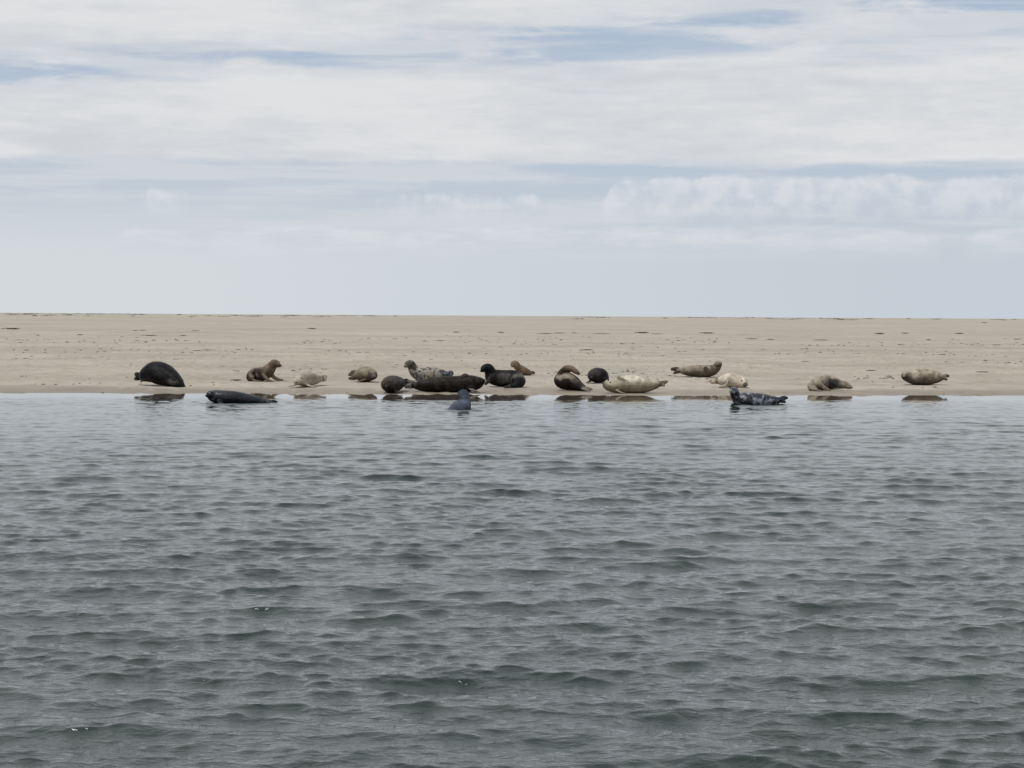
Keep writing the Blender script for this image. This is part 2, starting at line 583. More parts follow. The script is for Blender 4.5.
def coat_material(name, spot_col, spots, spot_scale, rough, grain):
    m, g, b = material(name)
    n = m.node_tree
    at = n.nodes.new('ShaderNodeAttribute')
    at.attribute_name = 'coat'
    tc = n.nodes.new('ShaderNodeTexCoord')
    P = tc.outputs['Object']
    n1 = g.noise(P, spot_scale, 5, 0.6, 0.5)
    n2 = g.noise(P, spot_scale * 3.1, 4, 0.6, 0.3)
    f = g.math('ADD', g.math('MULTIPLY', n1, 0.7), g.math('MULTIPLY', n2, 0.3))
    col = g.mix(g.math('MULTIPLY', g.smooth(f, 0.50, 0.56), spots), at.outputs['Color'], spot_col + (1,))
    var = g.noise(P, 5.5, 5, 0.6)
    k = g.smooth(var, 0.3, 0.7, 1 - grain, 1 + grain)
    col = g.mix(1.0, col, g.vec(k, k, k), 'MULTIPLY')
    g.put(b.inputs['Base Color'], col)
    g.put(b.inputs['Roughness'], g.smooth(var, 0.3, 0.7, rough - 0.08, rough + 0.08))
    b.inputs['Specular IOR Level'].default_value = 0.25 if rough < 0.37 else 0.05
    bump = n.nodes.new('ShaderNodeBump')
    bump.inputs['Strength'].default_value = 0.35
    bump.inputs['Distance'].default_value = 0.012
    g.put(bump.inputs['Height'], g.math('MULTIPLY_ADD', g.noise(g.mapping(P, (1.0, 1.0, 0.6)), 8.0, 4, 0.6, 0.6), 3.0, g.noise(P, 34.0, 4, 0.6)))
    n.links.new(bump.outputs[0], b.inputs['Normal'])
    return m


def gloss_material(name, col, rough):
    m, g, b = material(name)
    tc = m.node_tree.nodes.new('ShaderNodeTexCoord')
    k = g.noise(tc.outputs['Object'], 60.0, 3, 0.5)
    g.put(b.inputs['Base Color'], g.mix(k, (col[0] * .6, col[1] * .6, col[2] * .6, 1), col + (1,)))
    b.inputs['Roughness'].default_value = rough
    return m


EYE_MAT = gloss_material('seal_eye_black', (0.008, 0.007, 0.006), 0.08)
NOSE_MAT = gloss_material('seal_nose_black', (0.015, 0.013, 0.012), 0.3)


def ball(name, r, sc, loc, mat, parent):
    bm = bmesh.new()
    bmesh.ops.create_icosphere(bm, subdivisions=2, radius=r)
    for v in bm.verts:
        v.co = Vector((v.co.x * sc[0], v.co.y * sc[1], v.co.z * sc[2]))
    me = bpy.data.meshes.new(name)
    bm.to_mesh(me)
    bm.free()
    for p in me.polygons:
        p.use_smooth = True
    me.materials.append(mat)
    o = bpy.data.objects.new(name, me)
    C.objects.link(o)
    o.parent = parent
    o.location = loc
    return o


def seal(label, base, spine, flips, back, belly, patches=(), spot=((0.05, 0.05, 0.05), 0.0, 8.0), rough=0.6,
         flip_col=None, wide=1.12, water=False, grain=0.30):
    """spine: (px, py, half thickness in px, metres further away) nose to tail; flips: (kind, stations)"""
    Y0 = ground_hit(base[0], base[1], water)
    origin = at_depth(base[0], base[1], Y0)
    if water:
        origin.z = 0.0

    def world_pts(st):
        out = []
        for (px, py, r, d) in st:
            y = Y0 + d
            p = at_depth(px, py, y)
            out.append((p.x, p.y, p.z, r * y / F))
        return np.array(out)

    S = catmull(world_pts(spine), 6)
    bm = bmesh.new()
    L = Vector(origin)
    pts = [Vector(s[:3]) - L for s in S]
    tube(bm, pts, S[:, 3], wide)
    fl_samples = []
    for kind, st in flips:
        Fp = catmull(world_pts(st), 5)
        fp = [Vector(s[:3]) - L for s in Fp]
        tube(bm, fp, Fp[:, 3], 1, kind, 12)
        fl_samples.append(Fp)
    me0 = bpy.data.meshes.new('tmp')
    bm.to_mesh(me0)
    bm.free()
    tmp = bpy.data.objects.new('tmp', me0)
    C.objects.link(tmp)
    rm = tmp.modifiers.new('r', 'REMESH')
    rm.mode = 'VOXEL'
    rm.voxel_size = 0.015
    sm = tmp.modifiers.new('s', 'SMOOTH')
    sm.factor = 0.5
    sm.iterations = 3
    dg = bpy.context.evaluated_depsgraph_get()
    me = bpy.data.meshes.new_from_object(tmp.evaluated_get(dg))
    bpy.data.objects.remove(tmp)
    bpy.data.meshes.remove(me0)
    me.name = 'seal'
    nv = len(me.vertices)
    co = np.empty(nv * 3, np.float32)
    me.vertices.foreach_get('co', co)
    co = co.reshape(-1, 3).astype(float)
    wco = co + np.array(L)
    # soft weight of the body: flatten what would sink into the sand
    if not water:
        gz = sand_base(wco[:, 0], wco[:, 1])
        rest = np.min(wco[:, 2] - gz)
        if rest > 0:
            wco[:, 2] -= rest + 0.03
        low = gz - 0.02
        sink = wco[:, 2] < low
        wco[sink, 2] = low[sink] - 0.25 * np.minimum(low[sink] - wco[sink, 2], 0.05)
    co = wco - np.array(L)
    me.vertices.foreach_set('co', co.astype(np.float32).ravel())
    # coat colour, with some painted top light and underside shade, from position on the animal (along the body, back to belly)
    d2 = ((wco[:, None, :] - S[None, :, :3]) ** 2).sum(-1)
    j = d2.argmin(1)
    t = j / (len(S) - 1)
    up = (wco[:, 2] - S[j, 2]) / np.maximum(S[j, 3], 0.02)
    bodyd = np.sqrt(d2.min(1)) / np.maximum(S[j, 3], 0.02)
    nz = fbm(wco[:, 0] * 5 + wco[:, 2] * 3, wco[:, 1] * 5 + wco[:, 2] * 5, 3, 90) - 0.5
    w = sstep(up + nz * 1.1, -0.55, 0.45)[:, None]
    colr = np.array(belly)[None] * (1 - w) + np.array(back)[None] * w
    for (tc, tw, u0, u1, pc, k) in patches:
        pw = np.exp(-np.abs((t - tc + nz * 0.10) / tw) ** 4) * sstep(up + nz * 0.8, u0 - 0.25, u0 + 0.1) * (1 - sstep(up + nz * 0.8, u1 - 0.1, u1 + 0.25)) * k
        colr = colr * (1 - pw[:, None]) + np.array(pc)[None] * pw[:, None]
    if fl_samples:
        A = np.vstack(fl_samples)
        fd2 = ((wco[:, None, :] - A[None, :, :3]) ** 2).sum(-1)
        fj = fd2.argmin(1)
        onf = sstep(bodyd, 1.0, 1.35) * (np.sqrt(fd2.min(1)) < A[fj, 3] * 1.5 + 0.02)
        fc = np.array(flip_col if flip_col else tuple(c * 0.55 for c in back))
        colr = colr * (1 - onf[:, None]) + fc[None] * onf[:, None]
    ca = me.color_attributes.new('coat', 'FLOAT_COLOR', 'POINT')
    ca.data.foreach_set('color', np.concatenate([np.clip(colr, 0.004, 1), np.ones((nv, 1))], 1).astype(np.float32).ravel())
    me.polygons.foreach_set('use_smooth', np.ones(len(me.polygons), dtype=bool))
    me.materials.clear()
    me.materials.append(coat_material('seal_coat', tuple(spot[0]), spot[1], spot[2], rough, grain))
    o = bpy.data.objects.new('seal', me)
    C.objects.link(o)
    o.location = L
    o['label'] = label
    o['category'] = 'seal'
    o['group'] = 'seals hauled out along the shore'
    # eyes and nose sit on the finished skin
    W_ = world_pts(spine)
    nose, mid, head = (Vector(W_[i][:3]) - L for i in range(3))
    rn, rm_, rh = W_[0][3], W_[1][3], W_[2][3]
    T = (nose - head).normalized()
    side = T.cross(Vector((0, 0, 1)))
    if side.length < 0.2:
        side = Vector((1, 0, 0))
    side.normalize()
    upv = side.cross(T).normalized()

    def snap(p):
        q = co - np.array(p)
        return Vector(co[(q ** 2).sum(1).argmin()])
    er = min(max(rh * 0.17, 0.014), 0.024)
    for s in (-1, 1):
        guess = mid.lerp(head, 0.35) + side * (s * rm_ * 0.85) + upv * (rm_ * 0.75)
        p = snap(guess)
        ball('eye', er, (1, 1, 1), p - (p - mid.lerp(head, 0.4)).normalized() * er * 0.25, EYE_MAT, o)
    ball('nose', max(rn * 0.55, 0.02), (1.1, 1.0, 0.75), snap(nose + T * rn * 0.9 + upv * rn * 0.3), NOSE_MAT, o)
    return o


BLK = (0.007, 0.0068, 0.0075)

# --- the seals from left to right
seal('large black seal lying humped on the sand at the far left', (164, 386),
     [(184, 387, 1.8, -.45), (180.5, 384.6, 4.2, -.38), (176, 381.5, 6.8, -.25), (170, 377.5, 9.3, -.08), (163, 374.2, 11.3, .08), (155, 372.4, 11.2, .2), (148, 374, 8.6, .28), (142.5, 376.2, 5.6, .34), (139.5, 376.6, 3.4, .36)],
     [('v', [(141, 375.8, 2.6, .36), (138, 375, 2.8, .4), (135.6, 374, 2.2, .42)]), ('v', [(141, 377.6, 2.4, .36), (137.5, 378.2, 2.5, .36), (135, 379, 1.8, .36)]),
      ('v', [(168, 381, 2.0, -.36), (173, 383, 2.2, -.50), (178, 382.8, 1.4, -.52)])],
     BLK, (0.007, 0.006, 0.006), [(.45, .08, -.1, .5, (.030, .029, .032), .6), (.90, .03, -2, 2, (.12, .115, .105), .8)], ((0.018, 0.018, 0.019), .35, 5), .38, (.06, .055, .05))

seal('dark blue-grey seal lying in the shallow water with its head to the left', (240, 402.5),
     [(207, 396, 1.8, -.1), (209.5, 395, 4.0, -.06), (213.5, 396, 6.2, 0), (222, 397.5, 7.4, 0), (235, 398.2, 7.2, .02), (248, 399.6, 5.8, .05), (258, 401, 4.4, .05), (266, 402, 3.2, .02), (270, 402.4, 2.5, 0)],
     [('v', [(268, 402.2, 2.2, 0), (273, 402, 2.4, .05), (277, 402.6, 2.0, .08)]), ('h', [(268, 402.5, 2.2, 0), (272, 403, 2.4, -.1), (276, 403.6, 1.8, -.15)]),
      ('h', [(219, 401, 2.5, -.2), (222, 403, 2.6, -.3), (226, 404.2, 1.8, -.35)])],
     (.012, .0125, .017), (.010, .010, .013), (), ((.034, .036, .046), .55, 14), .34, None, 1.15, True)

seal('brown seal sitting up with raised head turned to the right', (262, 381),
     [(280.5, 365.8, 1.5, -.08), (278, 364.8, 3.0, -.06), (274.6, 363.4, 4.2, 0), (271.8, 366.4, 5.0, .02), (268.8, 370, 6.4, .03), (265, 373.2, 6.7, .03), (259, 374.4, 7.2, 0), (253.8, 375.2, 6.6, -.02), (251, 377.5, 4.4, -.12), (252, 379.5, 2.8, -.25)],
     [('v', [(263, 374.5, 1.6, -.22), (266, 378, 1.8, -.27), (269, 380.6, 1.8, -.31), (273, 382, 1.2, -.34)]), ('v', [(270, 373, 2.2, .0), (274, 377.3, 2.0, -.02), (278, 379.3, 1.6, -.02), (283, 380, 1.0, -.02)]),
      ('h', [(252, 379.5, 2.0, -.28), (257, 380.8, 2.3, -.36), (262, 381.6, 1.6, -.4)])],
     (.135, .100, .070), (.10, .078, .056), [(.82, .27, -2, .75, (.012, .011, .011), .97), (.5, .12, .2, 2, (.17, .13, .09), .5)], ((.05, .04, .03), .35, 9), .55, (.16, .125, .09))

seal('pale beige seal facing the camera beside the sitting brown seal', (303, 387),
     [(297.0, 382.6, 1.8, -.42), (297.3, 381.2, 3.8, -.34), (299, 380.0, 5.2, -.2), (303, 379.6, 6.6, .0), (308, 379.2, 7.0, .25), (313, 379.2, 5.9, .5), (318, 379, 4.2, .72), (321.5, 378.8, 2.7, .85)],
     [('h', [(297.5, 384.3, 2.2, -.2), (293, 385.3, 2.2, -.25), (288.8, 386.2, 1.4, -.28)]), ('h', [(306, 384, 2.2, -.1), (310, 386, 2.2, -.2), (315.5, 387.2, 1.4, -.2)]),
      ('v', [(321, 378.4, 2.2, .85), (323.5, 377.4, 2.7, .9), (325.8, 376.8, 2.2, .92)]), ('v', [(321, 379.2, 2.0, .85), (323.5, 379.4, 2.2, .86), (325.6, 379.8, 1.8, .88)])],
     (.27, .235, .185), (.46, .41, .33), [(.10, .12, -2, 2, (.50, .44, .35), .8), (.95, .05, -2, 2, (.05, .045, .04), .8)], ((.10, .085, .07), .35, 11), .6, (.38, .33, .26))

seal('small olive-tan seal left of the dark round one, tail to the left', (366, 382),
     [(373.8, 377.0, 2.0, -.42), (373.2, 375.8, 4.2, -.34), (371.0, 374.8, 6.0, -.22), (366.8, 374.2, 7.8, -.02), (362.5, 374.6, 7.2, .22), (358.6, 375.6, 4.6, .45), (355.5, 376.0, 2.8, .58)],
     [('v', [(357.5, 373.4, 2.4, .45), (353.6, 373.0, 3.0, .5), (350.4, 374.2, 2.0, .52), (348.6, 375.0, 1.2, .54)]), ('v', [(357.5, 376.8, 2.2, .45), (353.5, 377.8, 2.4, .46), (349.0, 378.6, 1.4, .46)]),
      ('h', [(365, 379.5, 2.3, -.25), (361, 380.8, 2.3, -.32), (356.8, 382, 1.2, -.35)])],
     (.20, .170, .125), (.085, .07, .05), [(.12, .16, -.9, .6, (.035, .03, .025), .8)], ((.07, .058, .045), .4, 10), .6, (.10, .08, .06))  # lighter back and darker underside paint top light and shade into the coat

seal('dark brown round seal seen end-on at the water edge', (391, 392.6),
     [(386.6, 386.8, 2.2, -.62), (387.2, 385.6, 5.0, -.52), (388.8, 384.6, 7.4, -.32), (391.3, 384.2, 8.7, 0), (395, 383.6, 8.1, .35), (399, 382.8, 6.0, .65), (402.5, 382.2, 3.6, .85)],
     [('v', [(402, 381.8, 2.6, .85), (406.5, 381.4, 2.8, .9), (411, 382.6, 1.8, .95)]), ('v', [(402, 383, 2.2, .85), (405, 384, 2.2, .86), (408, 385.5, 1.4, .88)]),
      ('h', [(394, 390, 2.4, -.3), (398, 391.6, 2.4, -.4), (402, 392.6, 1.5, -.45)])],
     (.020, .0165, .013), (.010, .0085, .007), [(.28, .10, .1, 2, (.075, .065, .052), .5)], ((.085, .075, .062), .45, 13), .5, (.03, .026, .022))

seal('grey seal with bold dark blotches and raised head, behind the big dark seal', (424, 381),
     [(405.2, 366.4, 1.6, -.14), (407.4, 364.8, 3.3, -.08), (410.4, 363.9, 4.1, 0), (412.8, 367.8, 4.9, .04), (415.8, 371.8, 6.4, .08), (421, 374, 7.4, .1), (429, 374.2, 7.6, .12), (437, 374.4, 6.6, .14), (444, 375, 5, .16), (448, 375.6, 3.4, .18)],
     [('v', [(447, 375, 2.6, .18), (450, 373.8, 3.2, .2), (452, 373, 2.6, .2)]), ('v', [(416, 373, 2.4, -.12), (417, 378, 2.4, -.2), (419.5, 381, 1.6, -.24)])],
     (.30, .275, .235), (.27, .245, .205), [(.13, .13, -2, 2, (.06, .052, .043), .9), (.93, .09, -2, 2, (.10, .11, .13), .8)], ((.028, .025, .022), .92, 6.5), .5, (.09, .095, .11))

seal('longest dark seal stretched along the water edge, tail to the left', (446, 392),
     [(483.4, 381, 2.4, -.12), (481, 381.6, 4.6, -.08), (476.5, 382.8, 7.0, -.02), (468, 383.6, 8.7, 0), (458, 384.2, 8.5, 0), (446, 384.4, 8.2, 0), (434, 384.8, 7.6, 0), (424, 385.4, 6.0, .02), (417, 385.6, 4.2, .05), (413.5, 385.2, 2.8, .05)],
     [('v', [(415, 385.6, 2.6, .05), (410, 386, 2.8, .0), (405.2, 386.6, 1.8, -.05)]), ('v', [(415, 384.4, 2.4, .08), (411.5, 382.4, 2.4, .12), (408, 380.8, 1.5, .15)]),
      ('v', [(468, 377, 2.2, -.12), (465, 375.6, 2.4, -.16), (461, 376.6, 1.6, -.2)]), ('h', [(471, 389, 2.6, -.2), (475, 391, 2.8, -.3), (479, 392, 1.8, -.35)])],
     (.016, .0135, .011), (.011, .009, .0075), [(.93, .05, -2, 2, (.05, .045, .04), .5)], ((.036, .031, .026), .5, 7), .45, (.15, .135, .12))

seal('black seal with raised head, its rear curled towards the camera', (503, 387),
     [(481.6, 371, 1.7, -.12), (484, 369, 3.8, -.08), (488, 368.2, 4.9, 0), (490.4, 372.2, 6.0, .04), (492.6, 376.2, 7.8, .05), (499, 378.0, 8.4, .05), (507, 378.2, 8.3, .05), (514.2, 378.4, 8.2, .0), (518.6, 381, 6.6, -.16), (517.5, 384.4, 4.9, -.36), (513.5, 386.8, 3.3, -.48)],
     [('v', [(514, 386, 2.6, -.48), (509.5, 387.4, 2.8, -.54), (505, 388.6, 2.2, -.58)]), ('h', [(514, 387.6, 2.4, -.48), (510, 389.6, 2.6, -.58), (507, 390.6, 2.0, -.62)]),
      ('v', [(490.5, 378, 2.4, -.16), (488, 381.6, 2.2, -.22), (485, 384.4, 1.4, -.24)])],
     BLK, BLK, [(.62, .13, -.55, .55, (.085, .080, .072), .85), (.80, .035, -2, 2, (.16, .145, .12), .6)], ((.03, .028, .026), .3, 8), .42, (.05, .045, .04))

seal('small tan seal with raised head, behind the black seal', (520, 375.6),
     [(512.3, 366.2, 1.5, -.22), (513.3, 364.4, 2.9, -.14), (515.4, 363.9, 3.4, -.02), (517.8, 367.2, 3.7, .05), (521, 369.8, 4.5, .1), (525, 371.4, 4.0, .18), (529, 372.6, 2.7, .25), (531, 373, 1.8, .28)],
     [('v', [(530.4, 372.9, 1.6, .28), (532.4, 372.6, 1.9, .3), (534.4, 373, 1.3, .32)]), ('v', [(518, 370.5, 1.5, -.1), (517.5, 373.4, 1.6, -.16), (516.5, 375.4, 1.1, -.2)])],
     (.18, .13, .085), (.21, .155, .105), [(.12, .08, -2, .2, (.35, .27, .2), .4)], ((.06, .045, .034), .6, 10), .6, (.09, .07, .055))

seal('seal twisting its neck back over its dark body, brown head to the right', (570, 390.4),
     [(579, 373.8, 1.5, -.16), (576, 371.6, 2.5, -.12), (572, 369.0, 3.1, -.04), (567.6, 368.6, 3.7, .06), (564.0, 371.8, 4.6, .12), (561.6, 376.4, 5.8, .12), (562.2, 380.8, 7.8, .04), (567.5, 381.2, 8.8, -.02), (573.5, 383.2, 7.5, -.06), (579.5, 386.2, 4.9, -.12), (584.5, 388.2, 2.8, -.16)],
     [('v', [(583, 388.4, 2.2, -.24), (587.5, 388.6, 2.0, -.24), (592, 389.2, 1.3, -.26)]), ('h', [(583, 389, 2.2, -.26), (587, 390, 2.2, -.34), (590, 390.6, 1.4, -.36)]),
      ('v', [(569, 376, 1.8, -.2), (574, 378.6, 1.8, -.24), (578.5, 381.8, 1.1, -.28)])],
     (.040, .030, .025), (.011, .009, .009), [(.14, .16, -2, 2, (.16, .115, .08), .85), (.68, .16, .3, 2, (.30, .265, .22), .65)], ((.02, .017, .015), .3, 8), .48, (.19, .16, .125))

seal('dark charcoal seal curled up behind the large cream seal', (597, 383),
     [(592.2, 377.8, 2.0, -.5), (593, 376.4, 4.8, -.4), (594.8, 375.4, 6.8, -.2), (597.4, 375.2, 7.7, 0), (600.6, 375.4, 7.1, .3), (603.6, 376, 4.8, .55), (605.5, 376.6, 3.0, .65)],
     [('v', [(601.5, 370.8, 2.2, -.1), (605.4, 373.4, 2.3, -.14), (607.6, 377, 2.0, -.2), (608.4, 381.2, 1.3, -.24)]), ('h', [(592, 380, 2.0, -.3), (589, 381.8, 2.0, -.4), (587, 382.8, 1.3, -.45)])],
     (.018, .016, .016), (.010, .009, .009), [(.2, .1, .2, 2, (.05, .047, .044), .5)], ((.035, .032, .03), .4, 10), .48, (.028, .026, .026))

seal('large cream seal lying on its side at the water edge, tail raised to the right', (630, 393),
     [(604.0, 384, 2.0, -.08), (606.2, 385.2, 4.1, -.05), (611, 386, 6.1, 0), (618, 385.2, 7.9, .02), (627, 384.4, 9.1, .02), (637, 384.6, 8.8, .02), (646, 385.6, 6.9, .02), (653, 385.2, 4.8, .02), (659, 384, 3.2, .02), (662, 383.4, 2.4, .02)],
     [('v', [(660.5, 383.6, 2.2, .02), (664, 382.4, 2.2, .04), (667.6, 381.4, 1.3, .05)]), ('v', [(660, 384.4, 2.0, .0), (662.5, 384.8, 2.0, -.04), (664.6, 385.6, 1.3, -.06)]),
      ('v', [(617.5, 377.6, 1.7, -.14), (622, 379.6, 1.9, -.2), (627, 381, 1.3, -.22)]), ('h', [(617, 390.2, 2.0, -.2), (621, 392.4, 2.0, -.32), (626, 393.6, 1.3, -.35)])],
     (.34, .30, .22), (.21, .18, .125), [(.97, .10, -2, 2, (.06, .05, .04), .9), (.5, .14, .45, 2, (.56, .51, .41), .8), (.03, .05, -2, 2, (.20, .17, .12), .6)], ((.20, .17, .125), .35, 8), .6, (.22, .185, .135))  # pale mid-back highlight and darker belly are painted light and shade

seal('grey-tan seal higher on the sand, head raised on the right', (698, 377),
     [(719.6, 365.4, 1.5, -.24), (719.2, 364.5, 2.8, -.16), (717.8, 364.6, 3.7, -.02), (716.2, 367.8, 4.5, .03), (712, 370.3, 5.7, .04), (705, 371, 6.2, .04), (697, 371, 6.0, .03), (689, 371, 5.1, .0), (683, 370.6, 3.8, -.02), (679.4, 370.2, 2.6, -.03)],
     [('v', [(680, 369.8, 2.2, -.03), (676, 369.2, 2.4, -.02), (671.4, 369, 1.4, 0)]), ('v', [(680, 370.8, 2.0, -.05), (677, 372, 1.9, -.08), (673.8, 373.4, 1.2, -.1)]),
      ('v', [(705, 367.4, 1.7, -.18), (707.6, 370.2, 1.9, -.22), (709.4, 373.2, 1.2, -.24)])],
     (.25, .212, .16), (.10, .083, .06), [(.93, .045, -2, 2, (.30, .26, .2), .6), (.13, .08, -2, .3, (.30, .25, .19), .4), (.02, .05, -2, 2, (.03, .025, .02), .9), (.42, .06, 0, 2, (.06, .05, .04), .8)], ((.07, .058, .045), .65, 10), .6, (.075, .062, .05))  # underside shade is painted into the belly colour

seal('cream-white seal resting its dark muzzle on the sand, behind the spotted water seal', (731, 387.4),
     [(746.2, 385, 1.8, -.3), (744.4, 383.8, 3.6, -.24), (741, 381.8, 5.5, -.12), (735, 380.2, 7.0, .0), (728, 380, 6.8, .1), (722, 380.6, 5.0, .18), (718, 381, 3.3, .22)],
     [('v', [(718.5, 380.5, 2.2, .2), (714, 380, 2.3, .2), (709.6, 380.8, 1.3, .2)]), ('v', [(718.5, 381.5, 2.0, .18), (714.5, 382.2, 1.9, .16), (711, 382.8, 1.1, .14)]),
      ('v', [(727.5, 381.5, 2.2, -.18), (727.0, 385, 2.1, -.26), (722, 386.8, 1.7, -.3), (719, 387.2, 1.1, -.3)])],
     (.47, .42, .335), (.50, .445, .355), [(.02, .07, -2, 2, (.06, .05, .042), .9), (.5, .08, .5, 2, (.20, .175, .14), .6), (1.0, .06, -2, 2, (.09, .075, .06), .9)], ((.22, .185, .145), .3, 8), .6, (.36, .315, .25))

seal('dark marbled blue-grey seal lying in the water on the right with raised head', (752, 404),
     [(732.8, 393.4, 1.8, -.28), (733.0, 391.6, 3.4, -.18), (733.8, 390.8, 4.2, -.02), (735.2, 394.6, 4.9, .02), (738.4, 398.8, 6.5, .04), (745, 400.4, 8.4, .05), (754, 401, 8.4, .05), (763, 401.2, 7.6, .04), (771, 401.2, 5.9, .02), (777, 400.2, 3.9, .0), (781, 399.2, 2.7, 0)],
     [('v', [(780, 399, 2.4, 0), (784, 398, 2.4, .02), (787.4, 397.8, 1.4, .04)]), ('v', [(780, 400.2, 2.2, -.02), (783, 401, 2.2, -.06), (785.4, 402.2, 1.3, -.08)]),
      ('v', [(744, 397.6, 2.0, -.18), (749, 400.6, 2.3, -.22), (754, 403.4, 1.6, -.24)])],
     (.018, .019, .027), (.014, .014, .019), [(.06, .07, -2, 2, (.02, .02, .024), .8)], ((.23, .24, .28), .9, 7.5), .36, (.03, .03, .036), 1.12, True)

seal('slate-blue seal with only head and shoulders out of the water', (461, 409),
     [(463.2, 396.8, 2.4, .34), (463.2, 395.6, 4.6, .24), (463.4, 395.3, 5.8, .08), (464.6, 399.6, 5.2, .0), (464.0, 404, 7.2, -.06), (461, 408.6, 10.0, -.12), (456, 413, 9.4, -.14), (450, 417, 7.0, -.1), (442, 420.5, 4.6, -.05)],
     [('h', [(455, 408, 2.5, -.1), (450, 410, 2.4, -.1), (445, 411.6, 1.6, -.1)])],
     (.070, .082, .110), (.045, .052, .07), [(.13, .20, -2, 2, (.018, .023, .036), .95), (.42, .035, -2, 2, (.02, .022, .03), .6)], ((.05, .055, .07), .3, 12), .5, None, 1.05, True)

seal('grey-tan seal with a black wet flank, head laid flat to the right', (828, 390),
     [(851.6, 387.6, 1.3, -.12), (849, 386.6, 2.6, -.08), (845, 385, 3.7, 0), (840, 384.4, 4.5, .05), (834, 383, 6.2, .12), (827, 382.2, 7.4, .16), (819, 383.2, 7.0, .05), (813, 385.4, 5.0, -.14), (812.2, 388, 3.4, -.32), (815.5, 389.4, 2.4, -.4)],
     [('h', [(815, 389.4, 2.0, -.4), (818.5, 390.4, 2.2, -.46), (822, 391, 1.4, -.5)]), ('v', [(820.5, 384, 2.0, -.16), (824, 387.6, 2.1, -.24), (830.4, 391, 1.3, -.34)])],
     (.29, .25, .195), (.16, .135, .10), [(.44, .15, -.75, .75, (.016, .015, .015), .95), (.10, .12, -2, 2, (.12, .10, .08), .6)], ((.08, .07, .055), .6, 10), .55, (.20, .17, .13))  # back painted lighter as if lit from above, belly darkened as shade

seal('plump tan seal with a dark face at the far right, tail lifted', (924, 385),
     [(903.6, 377.4, 1.8, -.26), (904.8, 376.2, 3.7, -.18), (908, 376.2, 5.8, -.05), (914, 377.2, 7.5, .0), (922, 376.8, 8.6, .02), (931, 376.7, 7.9, .02), (938, 377, 5.8, .02), (942, 377, 3.8, .0)],
     [('v', [(941.5, 376.6, 2.2, 0), (945, 375.8, 2.2, .02), (949, 376, 1.2, .03)]), ('v', [(941.5, 377.6, 2.0, -.02), (944.6, 378.6, 1.8, -.05), (947, 379.8, 1.1, -.06)]),
      ('v', [(919, 371.2, 1.8, -.16), (923.5, 373.2, 2.0, -.2), (928, 375.4, 1.2, -.22)])],
     (.32, .272, .205), (.10, .083, .062), [(.05, .10, -2, .7, (.035, .028, .022), .9), (.5, .2, .5, 2, (.36, .31, .24), .5)], ((.10, .083, .06), .5, 8), .6, (.09, .075, .06))  # top light and underside shade painted into back, belly and mid-back patch


# ------------------------------------------------------------------ seaweed, driftwood and shore litter
def weed_material():
    m, g, b = material('dried_seaweed')
    tc = m.node_tree.nodes.new('ShaderNodeTexCoord')
    k = g.noise(tc.outputs['Object'], 14.0, 5, 0.6)
    g.put(b.inputs['Base Color'], g.mix(g.smooth(k, .35, .65), (0.020, 0.017, 0.013, 1), (0.075, 0.060, 0.042, 1)))
    b.inputs['Roughness'].default_value = 0.75
    return m


WEED = weed_material()


def weed_mesh(seed, strands, spread, lump):
    """a tangle of curled strands round a low lumpy heart"""
    r = random.Random(seed)
    bm = bmesh.new()
    res = bmesh.ops.create_icosphere(bm, subdivisions=2, radius=0.5)
    for v in res['verts']:
        k = 1 + 0.55 * (r.random() - 0.5)
        v.co = Vector((v.co.x * 0.95 * k, v.co.y * 0.6 * k, max(v.co.z * lump * k, -0.06) + 0.03))
    for s in range(strands):
        a = r.uniform(0, 6.283)
        p = Vector((r.uniform(-.3, .3), r.uniform(-.2, .2), 0.08 + lump * .2))
        d = Vector((math.cos(a) * spread, math.sin(a) * 0.5, 0.25))
        pts = []
        for q in range(6):
            pts.append(p.copy())
            p = p + d * 0.16
            d = Quaternion((0, 0, 1), r.uniform(-.6, .6)) @ d
            d.z -= 0.16
            p.z = max(p.z, 0.02)
        tube(bm, pts, [0.045, .055, .05, .042, .03, .012], 1.3, None, 5)
    me = bpy.data.meshes.new('seaweed_scrap')
    bm.to_mesh(me)
    bm.free()
    me.materials.append(WEED)
    for p in me.polygons:
        p.use_smooth = True
    return me


